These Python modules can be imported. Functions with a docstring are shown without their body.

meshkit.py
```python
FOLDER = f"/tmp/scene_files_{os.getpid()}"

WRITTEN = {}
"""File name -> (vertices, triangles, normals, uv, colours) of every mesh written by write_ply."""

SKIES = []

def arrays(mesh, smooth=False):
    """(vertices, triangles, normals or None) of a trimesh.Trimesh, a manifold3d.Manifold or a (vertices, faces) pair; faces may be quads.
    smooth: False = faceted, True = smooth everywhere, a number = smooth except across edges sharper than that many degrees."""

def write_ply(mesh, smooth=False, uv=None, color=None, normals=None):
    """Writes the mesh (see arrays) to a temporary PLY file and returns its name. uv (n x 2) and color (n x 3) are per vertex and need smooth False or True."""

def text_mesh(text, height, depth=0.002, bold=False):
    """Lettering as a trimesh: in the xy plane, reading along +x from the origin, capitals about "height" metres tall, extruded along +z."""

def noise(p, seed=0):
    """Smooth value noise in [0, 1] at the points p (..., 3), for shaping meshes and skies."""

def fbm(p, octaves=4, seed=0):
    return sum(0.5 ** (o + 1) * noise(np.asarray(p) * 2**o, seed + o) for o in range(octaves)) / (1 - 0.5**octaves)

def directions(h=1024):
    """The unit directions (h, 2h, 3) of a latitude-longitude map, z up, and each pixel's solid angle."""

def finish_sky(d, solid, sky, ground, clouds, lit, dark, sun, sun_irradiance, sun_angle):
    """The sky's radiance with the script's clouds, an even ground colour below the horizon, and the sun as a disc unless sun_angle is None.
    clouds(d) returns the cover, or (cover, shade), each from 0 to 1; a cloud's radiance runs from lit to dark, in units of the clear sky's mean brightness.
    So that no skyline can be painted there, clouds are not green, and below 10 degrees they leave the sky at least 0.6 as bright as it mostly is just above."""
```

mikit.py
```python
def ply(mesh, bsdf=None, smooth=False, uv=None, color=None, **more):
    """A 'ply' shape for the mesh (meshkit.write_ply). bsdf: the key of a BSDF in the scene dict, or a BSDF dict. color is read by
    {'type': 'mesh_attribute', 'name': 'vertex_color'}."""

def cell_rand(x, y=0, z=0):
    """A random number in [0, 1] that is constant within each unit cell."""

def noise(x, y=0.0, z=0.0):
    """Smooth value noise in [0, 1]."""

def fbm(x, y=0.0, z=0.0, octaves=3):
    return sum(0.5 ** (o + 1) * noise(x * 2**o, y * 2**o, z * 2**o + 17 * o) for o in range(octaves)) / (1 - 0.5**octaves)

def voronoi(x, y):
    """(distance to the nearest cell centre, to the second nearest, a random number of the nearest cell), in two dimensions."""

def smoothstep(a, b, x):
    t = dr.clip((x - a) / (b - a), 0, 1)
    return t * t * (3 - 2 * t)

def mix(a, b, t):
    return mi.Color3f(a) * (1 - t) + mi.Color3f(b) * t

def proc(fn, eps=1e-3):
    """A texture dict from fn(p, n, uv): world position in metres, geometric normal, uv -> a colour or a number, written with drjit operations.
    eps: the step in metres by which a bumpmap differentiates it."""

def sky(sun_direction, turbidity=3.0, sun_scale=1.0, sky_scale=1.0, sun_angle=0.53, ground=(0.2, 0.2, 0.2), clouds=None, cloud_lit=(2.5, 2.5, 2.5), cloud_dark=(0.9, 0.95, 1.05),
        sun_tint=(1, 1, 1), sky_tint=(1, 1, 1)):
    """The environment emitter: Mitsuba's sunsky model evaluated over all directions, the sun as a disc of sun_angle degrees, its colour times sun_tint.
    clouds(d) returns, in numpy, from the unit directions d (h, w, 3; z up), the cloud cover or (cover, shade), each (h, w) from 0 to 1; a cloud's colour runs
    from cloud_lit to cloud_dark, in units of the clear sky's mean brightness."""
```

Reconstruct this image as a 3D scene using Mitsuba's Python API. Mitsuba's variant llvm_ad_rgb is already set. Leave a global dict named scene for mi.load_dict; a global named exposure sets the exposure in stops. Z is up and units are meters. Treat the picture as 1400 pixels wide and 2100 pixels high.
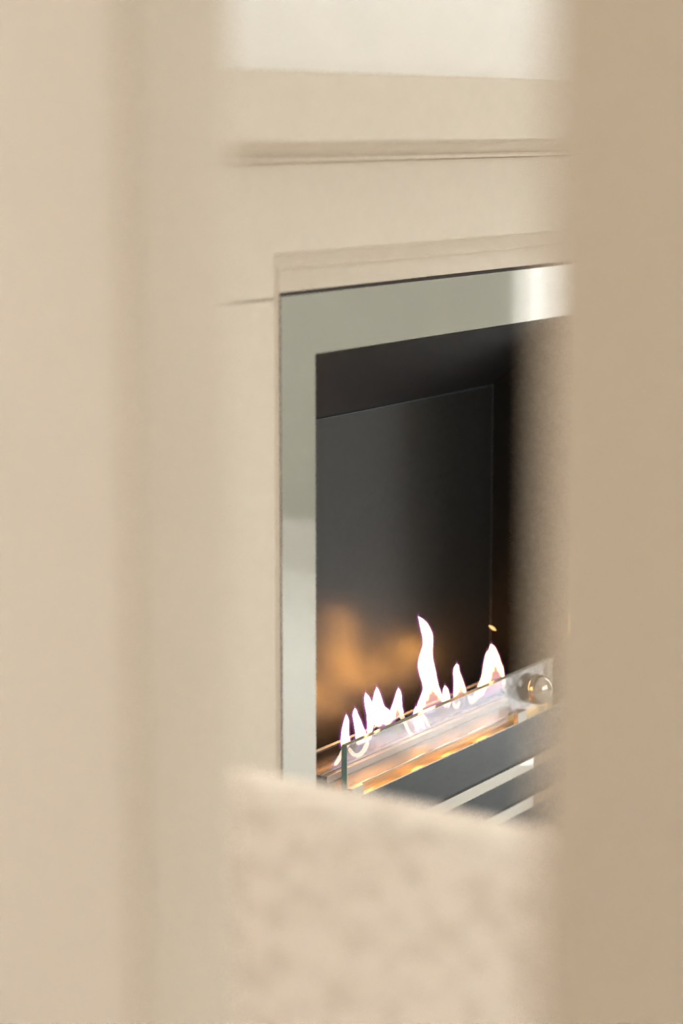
import math, numpy as np, trimesh, mitsuba as mi, drjit as dr, mikit, meshkit
from mikit import proc, noise, fbm, smoothstep, mix
from shapely.geometry import Polygon
T = mi.ScalarTransform4f
scene, labels = {}, {}

# ---------------------------------------------------------------- camera, sky, exposure
CAM = np.array([-2.508, -1.648, 1.200])
VIEW = np.array([0.83817, 0.52023, -0.16380])
scene['camera'] = {'type': 'thinlens', 'fov': 2 * math.degrees(math.atan(700 / 4800)), 'fov_axis': 'x',
                   'to_world': T().look_at(origin=CAM.tolist(), target=(CAM + VIEW).tolist(), up=[0, 0, 1]),
                   'aperture_radius': 0.0195, 'focus_distance': 3.42, 'near_clip': 0.02, 'far_clip': 100.0}
scene['sky'] = mikit.sky((0.57, -0.05, 0.82), turbidity=4, sun_scale=7.5, sun_angle=2.0, sun_tint=(0.82, 1.0, 1.34), sky_tint=(0.88, 1.0, 1.26), sky_scale=36.0, ground=(0.35, 0.34, 0.32),
                         clouds=lambda d: np.ones(d.shape[:2]), cloud_lit=(1.0, 1.0, 1.0), cloud_dark=(1, 1, 1))
exposure = -0.17

# ---------------------------------------------------------------- helpers
def numbered(key):
    if key not in scene and key not in labels and not any(k.startswith(key + '__') for k in scene):
        return key
    i = 1
    while f'{key}_{i:03d}' in scene or f'{key}_{i:03d}' in labels or any(k.startswith(f'{key}_{i:03d}__') for k in scene):
        i += 1
    return f'{key}_{i:03d}'

def obj(name, mesh, mat, parent=None, smooth=30, label=None, cat=None, group=None, kind=None, **more):
    key = numbered((parent + '__' if parent else '') + name)
    scene[key] = mikit.ply(mesh, mat, smooth=smooth, **more)
    tag(key, label, cat, group, kind)
    return key

def tag(key, label=None, cat=None, group=None, kind=None):
    d = {k: v for k, v in (('label', label), ('category', cat), ('group', group), ('kind', kind)) if v}
    if d:
        labels[key] = d

def thing(name, label, cat, group=None, kind=None):
    key = numbered(name)
    tag(key, label, cat, group, kind)
    return key

def box(x0, x1, y0, y1, z0, z1, b=0.0):
    """a box with its edges chamfered by b"""
    if b <= 0:
        m = trimesh.creation.box((x1 - x0, y1 - y0, z1 - z0))
        m.apply_translation(((x0 + x1) / 2, (y0 + y1) / 2, (z0 + z1) / 2))
        return m
    pts, k = [], b * 0.293
    for sx, X in ((1, x0), (-1, x1)):
        for sy, Y in ((1, y0), (-1, y1)):
            for sz, Z in ((1, z0), (-1, z1)):
                for o in ((0, b, b), (b, 0, b), (b, b, 0), (k, k, b), (k, b, k), (b, k, k)):
                    pts.append((X + sx * o[0], Y + sy * o[1], Z + sz * o[2]))
    return trimesh.convex.convex_hull(np.array(pts))

def cat_(*ms):
    return trimesh.util.concatenate(list(ms))

def plate(outline, y_front, y_back, b):
    """outline in (x, z), extruded along y, its front edges chamfered by b"""
    p = Polygon(outline)
    p = p if p.exterior.is_ccw else Polygon(outline[::-1])
    q = p.buffer(-b, join_style=2)
    a = np.array(p.exterior.coords)[:-1]
    c = np.array(q.exterior.coords)[:-1]
    c = np.array([c[np.argmin(((c - v) ** 2).sum(1))] for v in a])
    n = len(a)
    rings = [np.c_[a[:, 0], np.full(n, y_back), a[:, 1]], np.c_[a[:, 0], np.full(n, y_front + b), a[:, 1]], np.c_[c[:, 0], np.full(n, y_front), c[:, 1]]]
    v = np.vstack(rings)
    f = []
    for r in range(2):
        for i in range(n):
            j = (i + 1) % n
            f += [(r * n + i, r * n + j, (r + 1) * n + j), (r * n + i, (r + 1) * n + j, (r + 1) * n + i)]
    pv, pf = trimesh.creation.triangulate_polygon(Polygon(c), engine='earcut')
    idx = np.array([np.argmin(((c - w) ** 2).sum(1)) for w in pv])
    f += [tuple(idx[t] + 2 * n) for t in pf] + [tuple(idx[t][::-1]) for t in pf]
    m = trimesh.Trimesh(v, f, process=False)
    m.fix_normals()
    return m

def prism_x(profile, x0, x1):
    """a profile in (y, z) swept along x"""
    p = Polygon(profile)
    m = trimesh.creation.extrude_polygon(p, x1 - x0, engine='earcut')
    m.vertices = np.c_[m.vertices[:, 2] + x0, m.vertices[:, 0], m.vertices[:, 1]]
    m.fix_normals()
    return m

def tube(points, radii, n=14, flat=1.0):
    """a tapered tube along points, its section squashed along y by flat"""
    P, Rr = np.asarray(points, float), np.asarray(radii, float)
    t = np.gradient(P, axis=0)
    t /= np.linalg.norm(t, axis=1, keepdims=True)
    rings = []
    for p, d, r in zip(P, t, Rr):
        ny = np.array([0, 0, 1.0]) if abs(t[0][1]) > 0.9 else np.array([0, 1.0, 0])
        s = np.cross(ny, d)
        s /= np.linalg.norm(s)
        rings.append([p + r * (math.cos(a) * s + flat * math.sin(a) * ny) for a in np.linspace(0, 2 * math.pi, n, endpoint=False)])
    v = np.vstack([np.vstack(rings), P[:1], P[-1:]])
    f, m = [], len(P)
    for k in range(m - 1):
        for i in range(n):
            j = (i + 1) % n
            f += [(k * n + i, k * n + j, (k + 1) * n + j), (k * n + i, (k + 1) * n + j, (k + 1) * n + i)]
    f += [(m * n, (i + 1) % n, i) for i in range(n)] + [(m * n + 1, (m - 1) * n + i, (m - 1) * n + (i + 1) % n) for i in range(n)]
    g = trimesh.Trimesh(v, f, process=False)
    g.fix_normals()
    return g

def rounded_slab(x0, x1, y0, y1, z0, z1, r, puff=0.0, sub=9):
    """an upholstered block: rounded by r, its faces puffed out"""
    g = np.linspace(-1, 1, sub)
    m = trimesh.creation.box((2, 2, 2))
    for _ in range(5):
        m = m.subdivide()
    h = np.array([(x1 - x0) / 2, (y1 - y0) / 2, (z1 - z0) / 2])
    c = np.array([(x0 + x1) / 2, (y0 + y1) / 2, (z0 + z1) / 2])
    u = np.asarray(m.vertices)
    p = u * h
    inner = np.clip(p, -(h - r), h - r)
    d = p - inner
    L = np.linalg.norm(d, axis=1, keepdims=True)
    q = inner + np.where(L > 0, d / np.maximum(L, 1e-9) * r, 0)
    w = np.prod(1 - np.clip(np.abs(u), 0, 1) ** 4 * 0.9, axis=1, keepdims=True)
    bulge = puff * (1 - u ** 2)
    q = q + np.sign(u) * (np.abs(u) > 0.999) * puff * (np.prod(np.where(np.abs(u) > 0.999, 1, 1 - u ** 2), axis=1, keepdims=True))
    return trimesh.Trimesh(q + c, m.faces, process=False)

# ---------------------------------------------------------------- materials
def mat(key, d):
    scene[key] = d
    return key

def painted(key, rgb, rough=0.6, amount=0.03, scale=9.0):
    rgb = np.array(rgb)
    return mat(key, {'type': 'twosided', 'bsdf': {'type': 'principled', 'roughness': rough, 'specular': 0.3,
        'base_color': proc(lambda p, n, uv, a=(rgb * (1 - amount)).tolist(), b=(rgb * (1 + amount)).tolist(): mix(a, b, fbm(p.x * scale, p.y * scale, p.z * scale)))}})

painted('white_paint', (0.80, 0.78, 0.73))
painted('cream_paint', (0.645, 0.59, 0.502))
painted('grey_paint', (0.44, 0.44, 0.395))
painted('trim_paint', (0.82, 0.81, 0.78), rough=0.35)
painted('skirting_paint', (0.66, 0.655, 0.63), rough=0.35)
painted('ceiling_paint', (0.84, 0.82, 0.78))
painted('limestone', (0.59, 0.525, 0.435), rough=0.7, amount=0.035, scale=60.0)
painted('hearth_stone', (0.82, 0.81, 0.79), rough=0.5, amount=0.05, scale=25.0)
painted('pale_floor', (0.81, 0.81, 0.80), rough=0.45, amount=0.03, scale=6.0)
painted('hall_floor', (0.36, 0.25, 0.155), rough=0.45, amount=0.08, scale=6.0)  # brown picked to dim and warm the bounce onto the wall ends
mat('tray_steel', {'type': 'twosided', 'bsdf': {'type': 'principled', 'metallic': 1.0, 'roughness': 0.5, 'base_color': {'type': 'rgb', 'value': [0.19, 0.175, 0.16]}}})
mat('burner_steel', {'type': 'twosided', 'bsdf': {'type': 'principled', 'metallic': 0.5, 'roughness': 0.45, 'base_color': {'type': 'rgb', 'value': [0.46, 0.43, 0.41]}}})
painted('dark_gap', (0.03, 0.025, 0.022), rough=0.8)
mat('boucle', {'type': 'twosided', 'bsdf': {'type': 'bumpmap', 'scale': 1.0,
    'arbitrary': proc(lambda p, n, uv: 0.0035 * fbm(p.x * 90, p.y * 90, p.z * 90)),
    'bsdf': {'type': 'principled', 'roughness': 0.9, 'sheen': 0.3, 'specular': 0.1,
             'base_color': proc(lambda p, n, uv: mix((0.77, 0.69, 0.605), (0.90, 0.825, 0.735), smoothstep(0.25, 0.65, fbm(p.x * 50, p.y * 50, p.z * 50, 2) * 0.75 + 0.25 * noise(p.x * 140, p.y * 140, p.z * 140))))}}})
mat('dark_wood', {'type': 'twosided', 'bsdf': {'type': 'principled', 'roughness': 0.4,
    'base_color': proc(lambda p, n, uv: mix((0.10, 0.06, 0.035), (0.17, 0.10, 0.06), fbm(p.x * 40, p.y * 40, p.z * 6)))}})
mat('mirror_steel', {'type': 'twosided', 'bsdf': {'type': 'principled', 'metallic': 1.0, 'roughness': 0.025, 'base_color': {'type': 'rgb', 'value': [0.74, 0.745, 0.71]}}})
mat('brushed_steel', {'type': 'twosided', 'bsdf': {'type': 'principled', 'metallic': 1.0, 'roughness': 0.45, 'base_color': {'type': 'rgb', 'value': [0.60, 0.58, 0.55]}}})
mat('chrome', {'type': 'twosided', 'bsdf': {'type': 'principled', 'metallic': 1.0, 'roughness': 0.06, 'base_color': {'type': 'rgb', 'value': [0.58, 0.53, 0.48]}}})
mat('flame_gold', {'type': 'twosided', 'bsdf': {'type': 'principled', 'metallic': 1.0, 'roughness': 0.2, 'base_color': {'type': 'rgb', 'value': [0.78, 0.54, 0.20]}}})  # gold tint stands in for the orange flame reflection on polished steel
mat('dull_reflection', {'type': 'twosided', 'bsdf': {'type': 'principled', 'metallic': 0.6, 'roughness': 0.45, 'base_color': {'type': 'rgb', 'value': [0.30, 0.24, 0.18]}}})  # tan tone stands in for the beige reflection at the rail ends
mat('black_enamel', {'type': 'twosided', 'bsdf': {'type': 'principled', 'roughness': 0.36, 'specular': 0.37,
    'base_color': proc(lambda p, n, uv: mix((0.007, 0.0066, 0.006), (0.011, 0.0104, 0.0095), fbm(p.x * 120, p.y * 120, p.z * 120)))}})
mat('matt_enamel', {'type': 'twosided', 'bsdf': {'type': 'principled', 'roughness': 0.42, 'specular': 0.42, 'base_color': {'type': 'rgb', 'value': [0.005, 0.005, 0.005]}}})
mat('slate_enamel', {'type': 'twosided', 'bsdf': {'type': 'principled', 'roughness': 0.38, 'specular': 0.6,
    'base_color': proc(lambda p, n, uv: mix((0.020, 0.031, 0.038), (0.028, 0.040, 0.047), fbm(p.x * 150, p.y * 150, p.z * 150)))}})
mat('clear_glass', {'type': 'thindielectric', 'int_ior': 1.52})
mat('glass_edge', {'type': 'twosided', 'bsdf': {'type': 'principled', 'roughness': 0.25, 'specular': 0.7,
    'base_color': proc(lambda p, n, uv: mix((0.20, 0.36, 0.34), (0.36, 0.54, 0.51), noise(p.x * 700, p.y * 700, p.z * 260)))}})
mat('glass_top_edge', {'type': 'twosided', 'bsdf': {'type': 'principled', 'roughness': 0.12, 'specular': 0.9, 'base_color': {'type': 'rgb', 'value': [0.42, 0.43, 0.40]}}})
mat('sheer', {'type': 'twosided', 'bsdf': {'type': 'diffuse', 'reflectance': {'type': 'rgb', 'value': [0.85, 0.85, 0.84]}}})
scene['sheer'] = {'type': 'principledthin', 'base_color': {'type': 'rgb', 'value': [0.86, 0.86, 0.85]}, 'roughness': 0.8, 'diff_trans': 1.0, 'spec_trans': 0.0}
mat('hot_gas', {'type': 'thindielectric', 'int_ior': 1.0003, 'ext_ior': 1.0})
mat('lamp_glass', {'type': 'diffuse', 'reflectance': {'type': 'rgb', 'value': [0.8, 0.8, 0.78]}})

# ---------------------------------------------------------------- the setting
PX0, PX1 = -1.508, -1.408                      # the partition that the camera looks through
GAP1 = -0.894                                  # where its end stands
GX, GY, ANGLE = -1.648, -1.2118, 138.0                           # the edge and the turn of the wall end opposite
RX, FY, TOP = 2.77, -3.60, 2.60                # window wall, front wall, ceiling height
HX = -4.20                                     # the wall behind the camera
def struct(name, mesh, m, parent=None, label=None, smooth=False):
    return obj(name, mesh, m, parent, smooth=smooth, label=label, kind=None if parent else 'structure')

struct('floor', box(-1.458, RX + 0.1, FY - 0.1, 0.32, -0.08, 0.0), 'pale_floor', label='pale floor of the room')
struct('floor_hall', box(HX - 0.1, -1.458, FY - 0.1, 0.32, -0.08, 0.0), 'hall_floor', label='unseen floor in front of the wall ends, coloured brown to warm the bounced light')
struct('ceiling', box(HX - 0.1, RX + 0.1, FY - 0.1, 0.32, TOP, TOP + 0.08), 'ceiling_paint', label='white ceiling of the room')
# the fireplace wall, with the hole that the firebox sits in
W3 = (-3.95, -1.75, 0.35, 2.30)                # unseen window added to light left wall end and armchair: x0 x1 z0 z1
wall = trimesh.util.concatenate([box(HX, W3[0], 0.02, 0.30, 0, TOP), box(W3[0], W3[1], 0.02, 0.30, 0, W3[2]), box(W3[0], W3[1], 0.02, 0.30, W3[3], TOP), box(W3[1], 0.0, 0.02, 0.30, 0, TOP), box(0.94, RX, 0.02, 0.30, 0, TOP), box(0.0, 0.94, 0.02, 0.30, 0.985, TOP)])
struct('wall_back', wall, 'white_paint', label='white painted wall above and around the fireplace')
struct('wall_left', cat_(box(PX0, PX1, GAP1, GAP1 + 0.24, 0, TOP, 0.004)), 'cream_paint', label='cream wall end on the left, out of focus, that the view passes')
pier = trimesh.creation.extrude_polygon(Polygon([(0, 0), (-0.46, 0), (-0.46, -0.035), (-0.03, -0.035)]), TOP, engine='earcut')   # stands askew to the left one, its face angled off the added window
pier.apply_transform(trimesh.transformations.rotation_matrix(math.radians(ANGLE), (0, 0, 1)))
pier.apply_translation((GX, GY, 0))
struct('wall_right', pier, 'cream_paint', label='tan wall end on the right, out of focus, turned away from the light, in front of the fireplace')
W1 = (-1.09, -0.16, 0.06, 2.30)                # window in the window wall: y0 y1 z0 z1
w = cat_(box(RX, RX + 0.12, FY, W1[0], 0, TOP), box(RX, RX + 0.12, W1[1], 0.32, 0, TOP), box(RX, RX + 0.12, W1[0], W1[1], 0, W1[2]), box(RX, RX + 0.12, W1[0], W1[1], W1[3], TOP))
struct('wall_window', w, 'grey_paint', label='grey wall with a tall window at right of the fireplace')
W2 = (-1.35, 2.1, 0.55, 2.52)                   # unseen window, added to light the fireplace from the front: x0 x1 z0 z1
w = cat_(box(HX, W2[0], FY - 0.12, FY, 0, TOP), box(W2[1], RX, FY - 0.12, FY, 0, TOP), box(W2[0], W2[1], FY - 0.12, FY, 0, W2[2]), box(W2[0], W2[1], FY - 0.12, FY, W2[3], TOP))
struct('wall_front', w, 'white_paint', label='white wall facing the fireplace, holding the added window')
struct('wall_camera', box(HX - 0.12, HX, FY, 0.32, 0, TOP), 'cream_paint', label='cream wall behind the camera')
struct('baseboard_window', cat_(box(RX - 0.016, RX, FY, W1[0] - 0.06, 0, 0.138, 0.004)), 'skirting_paint', label='white skirting board below the grey wall')

def window_y(n, x, y0, y1, z0, z1, text):
    fr, m = 0.055, []
    for a, b in ((y0, y0 + fr), (y1 - fr, y1)):
        m.append(box(x + 0.02, x + 0.08, a, b, z0, z1, 0.004))
    for a, b in ((z0, z0 + fr), (z1 - fr, z1)):
        m.append(box(x + 0.02, x + 0.08, y0 + fr, y1 - fr, a, b, 0.004))
    t = f'window_{n}'
    tag(t, label=text, kind='structure')
    obj('frame', cat_(*m), 'trim_paint', t)
    pane = trimesh.Trimesh([(x + 0.05, y0 + fr, z0 + fr), (x + 0.05, y1 - fr, z0 + fr), (x + 0.05, y1 - fr, z1 - fr), (x + 0.05, y0 + fr, z1 - fr)], [(0, 2, 1), (0, 3, 2)])
    obj('pane', pane, 'clear_glass', t, smooth=False)

def window_x(n, y, x0, x1, z0, z1, text):
    fr = 0.06
    t = f'window_{n}'
    tag(t, label=text, kind='structure')
    xm = (x0 + x1) / 2
    m = [box(a, b, y - 0.08, y - 0.02, z0, z1, 0.004) for a, b in ((x0, x0 + fr), (x1 - fr, x1), (xm - fr / 2, xm + fr / 2))]
    for p, q in ((x0 + fr, xm - fr / 2), (xm + fr / 2, x1 - fr)):
        m += [box(p, q, y - 0.08, y - 0.02, a, b, 0.004) for a, b in ((z0, z0 + fr), (z1 - fr, z1))]
    obj('frame', cat_(*m), 'trim_paint', t)
    for p, q in ((x0 + fr, xm - fr / 2), (xm + fr / 2, x1 - fr)):
        obj('pane', trimesh.Trimesh([(p, y - 0.05, z0 + fr), (q, y - 0.05, z0 + fr), (q, y - 0.05, z1 - fr), (p, y - 0.05, z1 - fr)], [(0, 1, 2), (0, 2, 3)]), 'clear_glass', t, smooth=False)
window_y(1, RX, *W1, 'tall white framed window beside the grey wall')
window_x(2, FY, *W2, 'unseen wide window, added to light the fireplace from the front')
window_x(3, 0.30, *W3, 'unseen wide window, added to light the left wall end and the armchair')

# ---------------------------------------------------------------- fireplace surround of pale limestone
t = thing('fireplace_surround', 'pale limestone fireplace surround with a plain mantel shelf around the steel frame', 'fireplace surround')
CX = 0.470
def mx(x):
    return 2 * CX - x
obj('shelf', box(-0.42, mx(-0.42), -0.13, 0.02, 1.1777, 1.2607, 0.0035), 'limestone', t, label='plain limestone mantel shelf')
prof = [(0.02, 1.1777), (-0.100, 1.1777), (-0.099, 1.1745)]
for a in np.linspace(0, math.pi / 2, 9):       # a hollow below the shelf
    prof.append((-0.099 + 0.049 * math.sin(a), 1.1745 - 0.0135 * (1 - math.cos(a)) - 0.001))
prof += [(-0.054, 1.1585), (-0.055, 1.1565), (-0.054, 1.1535), (-0.050, 1.1525), (0.02, 1.1525)]
obj('cornice_moulding', prism_x(prof, -0.36, mx(-0.36)), 'limestone', t, smooth=40)
J0, J1, LZ, JZ = -0.27, -0.0564, 1.0377, 0.983
obj('lintel', plate([(J0, JZ + 0.0008), (J1, JZ + 0.0008), (J1, LZ), (mx(J1), LZ), (mx(J1), JZ + 0.0008), (mx(J0), JZ + 0.0008), (mx(J0), 1.1525), (J0, 1.1525)], -0.028, 0.02, 0.0022), 'limestone', t)
for x0, x1 in ((J0, J1), (mx(J1), mx(J0))):
    obj('jamb', plate([(x0, 0.04), (x1, 0.04), (x1, JZ - 0.0008), (x0, JZ - 0.0008)], -0.028, 0.02, 0.0022), 'limestone', t)
def arch_sweep(profile):
    """a hollow moulding swept around the opening with mitred corners; profile of (inset, y) from the outer edge inwards"""
    v, f = [], []
    ring = profile + [(profile[-1][0], 0.02), (profile[0][0], 0.02)]
    n = len(ring)
    for s in range(4):
        for d, y in ring:
            x, z = J1 + d, LZ - d
            v.append(((x, y, 0.04), (x, y, z), (mx(x), y, z), (mx(x), y, 0.04))[s])
    for s in range(3):
        for i in range(n):
            j = (i + 1) % n
            f += [(s * n + i, s * n + j, (s + 1) * n + j), (s * n + i, (s + 1) * n + j, (s + 1) * n + i)]
    m = trimesh.Trimesh(v, f, process=False)
    m.fix_normals()
    return m
obj('inner_moulding', arch_sweep([(0.0, -0.0262), (0.0004, -0.0170), (0.0015, -0.0132), (0.0040, -0.0122), (0.0080, -0.0136), (0.0130, -0.0170), (0.0175, -0.0208), (0.0190, -0.0222), (0.0198, -0.0215)]), 'limestone', t, smooth=25)
obj('inner_moulding', arch_sweep([(0.0198, -0.0210), (0.0202, -0.0060), (0.0215, 0.0030), (0.0250, 0.0070), (0.0310, 0.0074), (0.0380, 0.0055), (0.0450, 0.0028), (0.0505, 0.0006), (0.0519, 0.0014)]), 'limestone', t, smooth=25)
obj('hearth', box(-0.27, mx(-0.27), -0.46, -0.0265, 0.0, 0.04, 0.006), 'hearth_stone', None, label='pale stone hearth slab in front of the fireplace', cat='hearth')

# ---------------------------------------------------------------- firebox with its mirror steel frame
t = thing('firebox', 'black enamelled firebox set into the limestone surround', 'fireplace')
BX0, BX1, BD, BZ0, BZ1 = 0.0825, 0.8575, 0.150, 0.05, 0.779
FZ = 0.9005                                    # inner top edge of the steel frame
obj('back_panel', box(BX0, BX1, BD, BD + 0.003, BZ0, BZ1 + 0.001), 'black_enamel', t, smooth=False)
for x in (BX0 - 0.003, BX1):
    side = trimesh.creation.extrude_polygon(Polygon([(0.004, BZ0), (BD, BZ0), (BD, BZ1), (0.004, FZ)]), 0.003, engine='earcut')
    side.vertices = np.c_[side.vertices[:, 2] + x, side.vertices[:, 0], side.vertices[:, 1]]
    side.fix_normals()
    obj('side_panel', side, 'black_enamel', t, smooth=False)
obj('sloping_top_panel', prism_x([(0.004, FZ), (BD, BZ1), (BD, BZ1 + 0.003), (0.004, FZ + 0.003)], BX0 - 0.003, BX1 + 0.003), 'matt_enamel', t, smooth=False)
obj('floor_panel', box(BX0, BX1, 0.004, BD, 0.235, 0.238), 'black_enamel', t, smooth=False)
seam = cat_(tube([(BX0, BD - 0.0008, BZ1 - 0.0006), (BX1, BD - 0.0008, BZ1 - 0.0006)], [0.0009] * 2, n=6), tube([(BX1 - 0.0006, BD - 0.0006, BZ0), (BX1 - 0.0006, BD - 0.0006, BZ1)], [0.0005] * 2, n=6))
obj('folded_seam', seam, 'slate_enamel', t)
obj('gap_shade', cat_(box(-0.0043, -0.0002, 0.0002, 0.0195, 0.041, 0.9853), box(mx(-0.0002), mx(-0.0043), 0.0002, 0.0195, 0.041, 0.9853), box(-0.0002, mx(-0.0002), 0.0002, 0.0195, 0.9814, 0.9853)), 'dark_gap', t, smooth=False, label='dark strip standing in for the shaded gap around the steel frame')  # dark strip paints the shade of the open gap
fr = plate([(0.0, 0.04), (0.0826, 0.04), (0.0826, FZ), (mx(0.0826), FZ), (mx(0.0826), 0.04), (mx(0), 0.04), (mx(0), 0.9812), (0, 0.9812)], 0.0, 0.0036, 0.0005)
obj('steel_frame', fr, 'mirror_steel', t, smooth=False, label='mirror polished steel frame around the firebox')

# ---------------------------------------------------------------- burner
t = thing('burner', 'slim ethanol burner with a pale steel bar, orange tinted strip and slate grey front', 'burner')
LIPZ, LEDGE = 0.2790, 0.2714
obj('tray', box(0.0845, 0.8555, 0.021, 0.112, LIPZ - 0.004, LIPZ, 0.0006), 'tray_steel', t, label='brushed steel tray')
bar = cat_(box(0.2003, 0.748, 0.057, 0.0640, LIPZ, 0.2895, 0.0006), box(0.2003, 0.748, 0.0690, 0.0760, LIPZ, 0.2895, 0.0006), box(0.2003, 0.748, 0.0640, 0.0690, LIPZ, 0.2865), box(0.2003, 0.2045, 0.0640, 0.0690, LIPZ, 0.2895), box(0.7438, 0.748, 0.0640, 0.0690, LIPZ, 0.2895))
obj('burner_bar', bar, 'burner_steel', t, label='pale steel bar with a slot that the flames rise from', smooth=False)
obj('tray_lip', box(0.0845, 0.8555, 0.0185, 0.0215, LIPZ - 0.003, LIPZ + 0.0008, 0.0006), 'mirror_steel', t)
obj('flame_reflection', cat_(box(0.0845, 0.8555, 0.0005, 0.0205, LEDGE - 0.0016, LEDGE, 0.0003), box(0.0845, 0.8555, 0.0180, 0.0205, LEDGE, LIPZ - 0.003)), 'flame_gold', t, smooth=False, label='metal strip with the orange flame reflection put into its colour')
obj('ledge_edge', box(0.0845, 0.8555, -0.0010, 0.0005, LEDGE - 0.0016, LEDGE + 0.0003, 0.0003), 'brushed_steel', t, smooth=False)
obj('front_panel', box(0.0845, 0.8555, 0.001, 0.018, 0.05, LEDGE - 0.0018, 0.0004), 'slate_enamel', t, label='slate grey front panel')
for z in (0.1869, 0.1232, 0.0600):
    r = obj('rail', box(0.0845, 0.8555, -0.0025, 0.0008, z, z + 0.0174, 0.0003), 'dull_reflection', t, label='rail, its tan ends standing in for a beige reflection')
    obj('bright_reflection', box(0.2180, 0.7220, -0.0040, -0.0024, z, z + 0.0174, 0.0003), 'mirror_steel', r, label='polished steel face, cut off where the bright reflection ends')  # face and rail stand in for bright and dull parts of one reflection
for x in (0.171, 0.667):
    obj('glass_clip', box(x, x + 0.031, -0.0030, 0.0050, LEDGE, 0.2880, 0.0008), 'brushed_steel', t, label='small steel clip that holds the glass')
k = trimesh.creation.icosphere(subdivisions=3, radius=0.0160)
k.apply_translation((0.1905, -0.0140, 0.2480))
obj('round_knob', k, 'chrome', t, smooth=True, label='round polished knob low on the left')

# ---------------------------------------------------------------- glass screens
def screen(name, label, x0, x1, y0, y1, z0, z1):
    g = thing(name, label, 'glass screen')
    # front and back sheet of the panel, each a pane
    for y, f in ((y0, [(0, 1, 2), (0, 2, 3)]), (y1, [(0, 2, 1), (0, 3, 2)])):
        obj('pane', trimesh.Trimesh([(x0, y, z0), (x1, y, z0), (x1, y, z1), (x0, y, z1)], f, process=False), 'clear_glass', g, smooth=False)
    obj('top_edge', box(x0, x1, y0, y1, z1 - 0.0004, z1 + 0.0004), 'glass_top_edge', g, smooth=False)
    for x in (x0, x1):
        obj('end_edge', box(x - 0.0004, x + 0.0004, y0, y1, z0, z1 - 0.0004), 'glass_edge', g, smooth=False, label='green cut edge of the glass')
    return g
g = screen('glass_screen', 'clear glass screen standing in front of the flames with a round knob', 0.1715, 0.806, 0.0060, 0.0150, LEDGE + 0.0002, 0.3485)
k = trimesh.creation.icosphere(subdivisions=4, radius=0.0245)
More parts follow.
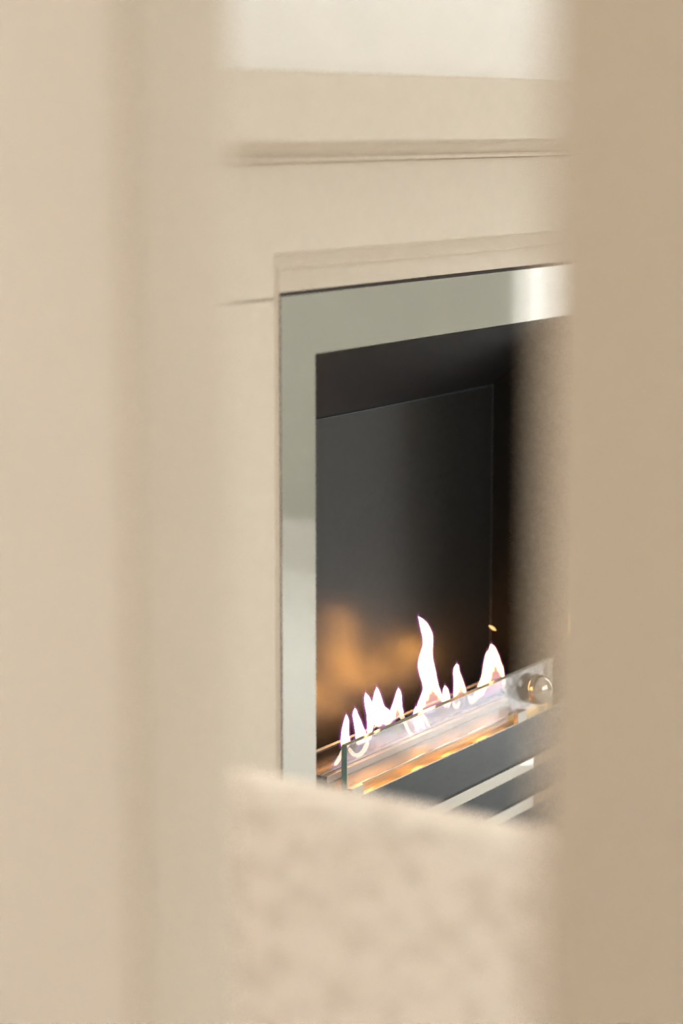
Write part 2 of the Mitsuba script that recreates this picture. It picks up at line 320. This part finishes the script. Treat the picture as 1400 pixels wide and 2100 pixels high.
k.vertices[:, 1] = np.minimum(k.vertices[:, 1], 0.0058)            # its flat side on the glass
k.apply_translation((0.7414, 0.0, 0.3115))
obj('round_knob', k, 'chrome', g, smooth=30, label='round polished steel knob on the glass')
screen('glass_screen', 'low clear glass screen behind the flames', 0.1715, 0.806, 0.1060, 0.1120, LIPZ, 0.3072)

# ---------------------------------------------------------------- flames
FLAME_Y = 0.072
TONGUES = {
    'f1': [(0.2754, 0.3617, 0.00033), (0.2758, 0.3563, 0.00467), (0.2755, 0.3506, 0.00767), (0.2738, 0.3437, 0.00933), (0.2727, 0.3374, 0.01019), (0.2725, 0.3295, 0.01133), (0.2732, 0.3232, 0.01267), (0.2752, 0.3173, 0.01269), (0.2748, 0.3131, 0.00701), (0.2745, 0.311, 0.00267)],
    'f2': [(0.2996, 0.3658, 0.00034), (0.2996, 0.3627, 0.00438), (0.2999, 0.3582, 0.00675), (0.3033, 0.3502, 0.00879), (0.3068, 0.3436, 0.01023), (0.3101, 0.3356, 0.01154), (0.3136, 0.3283, 0.01293), (0.3174, 0.3179, 0.01535), (0.3191, 0.3124, 0.01502), (0.3197, 0.3086, 0.01161)],
    'f3a': [(0.3291, 0.3826, 0.00034), (0.3301, 0.3794, 0.00308), (0.3318, 0.3762, 0.00617), (0.3363, 0.3657, 0.00996), (0.3422, 0.3549, 0.01241), (0.3471, 0.3443, 0.01452), (0.3454, 0.3351, 0.01209), (0.343, 0.3283, 0.00898), (0.3413, 0.3213, 0.00725), (0.3396, 0.3129, 0.00621), (0.3368, 0.3091, 0.00413)],
    'f3b': [(0.3605, 0.3844, 0.00049), (0.3608, 0.3811, 0.00375), (0.3608, 0.3774, 0.00695), (0.3615, 0.3699, 0.01113), (0.3613, 0.3604, 0.01635), (0.3631, 0.3504, 0.0209), (0.3674, 0.3443, 0.02654), (0.373, 0.3364, 0.02943), (0.3758, 0.3299, 0.02386), (0.3778, 0.3243, 0.01476), (0.3792, 0.3203, 0.00774)],
    'f3c': [(0.4236, 0.3699, 0.00057), (0.4232, 0.3673, 0.00394), (0.4233, 0.3644, 0.0061), (0.4226, 0.357, 0.0104), (0.4199, 0.3479, 0.01397), (0.4159, 0.339, 0.01918), (0.4125, 0.3345, 0.02429), (0.4108, 0.3297, 0.0282), (0.4033, 0.3268, 0.02348), (0.399, 0.3233, 0.01633), (0.3976, 0.3192, 0.00923)],
    'f4': [(0.476, 0.3303, 0.00052), (0.4759, 0.3269, 0.00405), (0.4763, 0.3215, 0.00737), (0.4771, 0.3152, 0.01107), (0.4801, 0.3085, 0.01257), (0.4854, 0.3005, 0.01335), (0.4892, 0.2935, 0.01412), (0.4922, 0.289, 0.01265)],
    'f5': [(0.4817, 0.4682, 0.00029), (0.4897, 0.4618, 0.00568), (0.497, 0.4541, 0.01036), (0.5036, 0.4446, 0.01315), (0.5101, 0.4328, 0.01484), (0.5114, 0.4227, 0.01516), (0.5086, 0.4142, 0.01716), (0.5056, 0.4057, 0.01989), (0.5042, 0.3961, 0.02212), (0.5065, 0.3865, 0.02357), (0.5113, 0.3749, 0.02342), (0.5169, 0.3624, 0.02207), (0.5199, 0.3518, 0.02331), (0.5194, 0.3427, 0.02941), (0.5178, 0.3339, 0.03587), (0.518, 0.3277, 0.03934), (0.5205, 0.3211, 0.03992), (0.5236, 0.3143, 0.03698)],
    'f6': [(0.5651, 0.344, 0.00046), (0.5656, 0.3408, 0.00408), (0.5666, 0.3375, 0.00731), (0.5679, 0.3295, 0.01001), (0.5696, 0.3214, 0.01157), (0.5712, 0.3149, 0.01081), (0.5736, 0.3089, 0.00696), (0.5736, 0.3058, 0.00232)],
    'f7': [(0.6023, 0.3709, 0.00063), (0.6017, 0.3691, 0.0043), (0.6009, 0.3669, 0.00664), (0.6007, 0.36, 0.00859), (0.6047, 0.3498, 0.01096), (0.6081, 0.3398, 0.01412), (0.6106, 0.3299, 0.01729), (0.6123, 0.3233, 0.01888), (0.6128, 0.3169, 0.01928), (0.6124, 0.3123, 0.01653)],
    'f8': [(0.7151, 0.3805, 0.00066), (0.716, 0.3775, 0.00478), (0.7175, 0.374, 0.00865), (0.7181, 0.3683, 0.01319), (0.7166, 0.3622, 0.01978), (0.7176, 0.3556, 0.02392), (0.7178, 0.3476, 0.02797), (0.7203, 0.3354, 0.0343), (0.7181, 0.3268, 0.03923), (0.7158, 0.3201, 0.04333), (0.7132, 0.3134, 0.047), (0.7102, 0.3076, 0.05008), (0.7086, 0.3032, 0.05104)],
    'f8b': [(0.7024, 0.3717, 0.00049), (0.7025, 0.369, 0.00327), (0.7034, 0.3656, 0.00655), (0.7055, 0.3604, 0.01107), (0.7061, 0.3547, 0.01395), (0.7037, 0.3504, 0.01312)],
}
LINKS = {
    'f1': [[(0.2718, 0.3152, 0.00534), (0.2638, 0.3069, 0.00532), (0.2545, 0.299, 0.0053), (0.244, 0.2936, 0.00395)]],
    'f2': [[(0.2838, 0.311, 0.0047), (0.2892, 0.3032, 0.00539), (0.2987, 0.2963, 0.00542), (0.3095, 0.2934, 0.00572), (0.3204, 0.2952, 0.00616), (0.33, 0.3011, 0.00619), (0.3368, 0.3091, 0.00552)]],
    'f3c': [[(0.4296, 0.3301, 0.00722), (0.4369, 0.321, 0.00652), (0.4442, 0.3111, 0.00436), (0.4531, 0.2985, 0.00365), (0.4604, 0.2886, 0.00367)], [(0.4604, 0.2886, 0.00367), (0.4627, 0.2835, 0.00588), (0.4649, 0.2792, 0.00368)]],
    'f5': [[(0.4851, 0.3272, 0.00742), (0.4896, 0.3186, 0.00744), (0.5016, 0.3068, 0.00599), (0.5107, 0.2972, 0.00451), (0.5183, 0.2893, 0.00377)]],
    'f7': [[(0.5897, 0.3132, 0.0039), (0.5961, 0.3064, 0.00469), (0.6016, 0.3021, 0.00549), (0.607, 0.3049, 0.00472), (0.6116, 0.3101, 0.00394)]],
    'f8': [[(0.64, 0.312, 0.00479), (0.6465, 0.3051, 0.00641), (0.653, 0.2998, 0.00724), (0.6609, 0.3028, 0.00726), (0.6689, 0.3083, 0.00729), (0.6784, 0.315, 0.00813)], [(0.7573, 0.3204, 0.00505), (0.7592, 0.3087, 0.00422), (0.7595, 0.2974, 0.00371)]],
}
PART_OF = {'f8b': 'f8'}
# the hollow at the foot of a flame: (x centre, z apex, half width per metre below the apex)
HOLLOW = {'f5': (0.519, 0.352, 1.25), 'f8': (0.722, 0.352, 0.95), 'f7': (0.6105, 0.338, 0.95), 'f3c': (0.4170, 0.345, 0.85), 'f3b': (0.3770, 0.332, 1.5), 'f4': (0.487, 0.304, 0.9), 'f6': (0.570, 0.322, 0.5)}
LOOK = {'f1': 'small pointed flame, leftmost, rising beside the cut edge of the glass', 'f2': 'second small flame from the left, leaning, with a curl at its foot', 'f3a': 'short pointed flame on the left shoulder of the three joined flames',
        'f3b': 'middle flame of the three joined flames', 'f3c': 'right flame of the three joined flames, with a thin tail', 'f4': 'tiny low flame at the left foot of the tallest flame', 'f5': 'tallest flame, a wavy S-shaped tongue in the middle of the burner',
        'f6': 'small flame just right of the tallest flame', 'f7': 'slim flame between the small flame and the broad right flame', 'f8': 'broad flame with a split tip at the right end of the burner'}
def loft(rows, grow=0.0, key=None):
    r = np.array(rows)
    s = np.r_[0, np.cumsum(np.hypot(np.diff(r[:, 0]), np.diff(r[:, 1])))]
    u = np.linspace(0, s[-1], max(14, int(s[-1] / 0.0028)))
    from scipy.interpolate import PchipInterpolator
    x, z, h = (PchipInterpolator(s, r[:, i])(u) for i in range(3))
    h = np.maximum(h, 0.0003) + grow
    if grow:
        x, z, h = np.r_[x[0], x, x[-1]], np.r_[z[0] + 1.0 * grow, z, z[-1] - 0.3 * grow], np.r_[0.0004, h, 0.0004]
    n, V = 24, []
    a = np.linspace(0, 2 * math.pi, n, endpoint=False)
    for xi, zi, hi in zip(x, z, h):
        V.append(np.c_[xi + 0.975 * hi * np.cos(a), FLAME_Y + 0.115 * hi * np.sin(a), np.full(n, max(zi, 0.2897))])
    m = len(x)
    v = np.vstack(V + [[(x[0], FLAME_Y, z[0])], [(x[-1], FLAME_Y, max(z[-1], 0.2897))]])
    f = []
    for k in range(m - 1):
        for i in range(n):
            j = (i + 1) % n
            f += [(k * n + i, k * n + j, (k + 1) * n + j), (k * n + i, (k + 1) * n + j, (k + 1) * n + i)]
    f += [(m * n, (i + 1) % n, i) for i in range(n)] + [(m * n + 1, (m - 1) * n + i, (m - 1) * n + (i + 1) % n) for i in range(n)]
    g = trimesh.Trimesh(v, f, process=False)
    if g.volume < 0:
        g.invert()
    return g
def glow(mesh, rgb):
    c = np.broadcast_to(np.asarray(rgb, float), (len(mesh.vertices), 3))
    return dict(color=c, emitter={'type': 'area', 'radiance': {'type': 'mesh_attribute', 'name': 'vertex_color'}})
WHITE_HOT = np.array([29.0, 12.4, 2.6])
def core_colour(mesh, k):
    v = np.asarray(mesh.vertices)
    c = np.repeat(WHITE_HOT[None], len(v), 0)
    if k in HOLLOW:
        x0, z0, slope = HOLLOW[k]
        d = (z0 - v[:, 2])
        inside = np.clip((d * slope - np.abs(v[:, 0] - x0)) / 0.007 + 0.3, 0, 1) * (d > 0)
        inside = (inside * inside * (3 - 2 * inside))[:, None]
        low = np.clip(d / 0.035, 0, 1)[:, None]
        c = c * (1 - inside) + inside * ((1 - low) * np.array([1.0, 0.62, 0.22]) + low * np.array([0.34, 0.19, 0.07]))
    base = np.clip((v[:, 2] - v[:, 2].min() + 0.001) / 0.013, 0, 1)[:, None] if k not in PART_OF else 1.0
    base = base * base                         # the foot of a flame thins out into blue
    return c * base + (1 - base) * np.array([0.10, 0.09, 0.16])
for k, rows in TONGUES.items():
    if k in PART_OF:
        continue
    t = thing('flame', LOOK[k], 'flame', 'flames along the burner bar')
    cores = [(k, rows)] + [(q, TONGUES[q]) for q, o in PART_OF.items() if o == k]
    for q, rr in cores:
        m = loft(rr)
        obj('tongue', m, 'hot_gas', t, smooth=True, **glow(m, core_colour(m, q)))
        for grow, rgb in ((0.0034, (0.22, 0.05, 0.20)), (0.0068, (0.07, 0.014, 0.075))):
            m = loft(rr, grow)
            obj('violet_fringe', m, 'hot_gas', t, smooth=True, **glow(m, rgb))
    for link in LINKS.get(k, ()):
        L = np.array(link)
        u = np.linspace(0, len(L) - 1, 26)
        from scipy.interpolate import CubicSpline
        P = CubicSpline(np.arange(len(L)), L)(u)
        m = tube([(x, FLAME_Y, max(z, 0.2900)) for x, z, _ in P], np.maximum(P[:, 2] * 0.55, 0.0012) * np.clip(np.minimum(np.arange(26), 25 - np.arange(26)) / 3 + 0.3, 0, 1), n=12)
        obj('filament', m, 'hot_gas', t, smooth=True, **glow(m, (1.1, 0.80, 0.52)))
m = tube([(0.7081, FLAME_Y, 0.4125), (0.7150, FLAME_Y, 0.4090), (0.7225, FLAME_Y, 0.4050), (0.7296, FLAME_Y, 0.4012)], [0.001, 0.0024, 0.0026, 0.001], n=12)
obj('spark', m, 'hot_gas', None, smooth=True, label='tiny detached lick of flame floating above the broad right flame', cat='spark', **glow(m, (1.6, 0.95, 0.36)))
# the faint blue sheet of burning vapour along the slot
x = np.linspace(0.236, 0.760, 60)
top = 0.309 + 0.006 * np.sin(x * 41) + 0.004 * np.sin(x * 97 + 1)
top = 0.2897 + (top - 0.2897) * np.clip(np.minimum(x - 0.236, 0.760 - x) / 0.012, 0.05, 1)
v, f = [], []
for xi, zt in zip(x, top):
    for q in range(9):
        u = q / 8
        zz = 0.2896 + (zt - 0.2896) * u
        v += [(xi, FLAME_Y - 0.0045 * math.sqrt(max(0, 1 - u * u)) - 0.0001, zz), (xi, FLAME_Y + 0.0045 * math.sqrt(max(0, 1 - u * u)) + 0.0001, zz)]
for i in range(len(x) - 1):
    for q in range(8):
        for s in (0, 1):
            a, b, c, d = i * 18 + q * 2 + s, (i + 1) * 18 + q * 2 + s, (i + 1) * 18 + (q + 1) * 2 + s, i * 18 + (q + 1) * 2 + s
            f += [(a, b, c), (a, c, d)] if s == 0 else [(a, c, b), (a, d, c)]
m = trimesh.Trimesh(v, f, process=False)
obj('blue_flame', m, 'hot_gas', None, smooth=True, label='low faint blue flame all along the burner bar behind the glass', cat='flame', **glow(m, (0.07, 0.085, 0.22)))

# ---------------------------------------------------------------- armchair in front of the fireplace, its back to the camera
t = thing('armchair', 'beige boucle armchair, out of focus, its back in front of the fireplace', 'armchair')
def chair_part(name, mesh, m, parent, **k):
    mesh.apply_transform(trimesh.transformations.rotation_matrix(math.radians(-4.0), (0, 0, 1), (-0.9, -0.70, 0)))
    obj(name, mesh, m, parent, **k)
AX, AY0, AY1 = -0.93, -1.22, -0.30
chair_part('backrest', rounded_slab(AX, AX + 0.09, AY0, AY1, 0.12, 0.635, 0.024, 0.004), 'boucle', t, smooth=True)
chair_part('seat', rounded_slab(AX + 0.092, AX + 0.62, AY0 + 0.13, AY1 - 0.13, 0.12, 0.30, 0.03, 0.0), 'boucle', t, smooth=True)
chair_part('seat_cushion', rounded_slab(AX + 0.095, AX + 0.635, AY0 + 0.135, AY1 - 0.135, 0.302, 0.40, 0.045, 0.012), 'boucle', t, smooth=True)
for y0 in (AY0, AY1 - 0.125):
    chair_part('armrest', rounded_slab(AX + 0.092, AX + 0.625, y0, y0 + 0.125, 0.12, 0.385, 0.05, 0.006), 'boucle', t, smooth=True)
for x in (AX + 0.06, AX + 0.57):
    for y in (AY0 + 0.06, AY1 - 0.06):
        chair_part('leg', tube([(x, y, 0.0), (x, y, 0.125)], [0.014, 0.022], n=20), 'dark_wood', t)

# ---------------------------------------------------------------- sheer curtain at the window
def curtain(y0, y1, x, z0, z1, label):
    ys = np.linspace(y0, y1, 90)
    xs = x + 0.006 * np.sin((ys - y0) * 2 * math.pi / 0.11) + 0.003 * np.sin((ys - y0) * 31)
    zs = np.linspace(z0, z1, 8)
    v = np.array([(a, b, c) for c in zs for a, b in zip(xs, ys)])
    n, f = len(ys), []
    for k in range(7):
        for i in range(n - 1):
            f += [(k * n + i, k * n + i + 1, (k + 1) * n + i + 1), (k * n + i, (k + 1) * n + i + 1, (k + 1) * n + i)]
    return trimesh.Trimesh(v, f, process=False)
t = thing('curtain', 'white sheer curtain hanging at the left side of the tall window', 'curtain')
obj('cloth', curtain(-1.077, -0.88, RX - 0.075, 0.03, 2.395, ''), 'sheer', t, smooth=True)
obj('curtain_rod', tube([(RX - 0.075, -1.25, 2.41), (RX - 0.075, -0.05, 2.41)], [0.011, 0.011], n=20), 'brushed_steel', None, label='steel curtain rod above the tall window', cat='curtain rod')

# ---------------------------------------------------------------- unseen lamp, added to light the two wall ends
t = thing('added_lamp', 'unseen round warm lamp, added to light the two wall ends', 'ceiling lamp')
m = trimesh.creation.cylinder(radius=0.31, height=0.03, sections=48)
m.apply_translation((-3.0, -2.4, TOP - 0.015))
obj('base', m, 'brushed_steel', t)
m = trimesh.creation.cylinder(radius=0.30, height=0.05, sections=48)
m.apply_translation((-3.0, -2.4, TOP - 0.055))
obj('shade', m, 'lamp_glass', t, emitter={'type': 'area', 'radiance': {'type': 'rgb', 'value': [4.6, 2.8, 1.2]}})
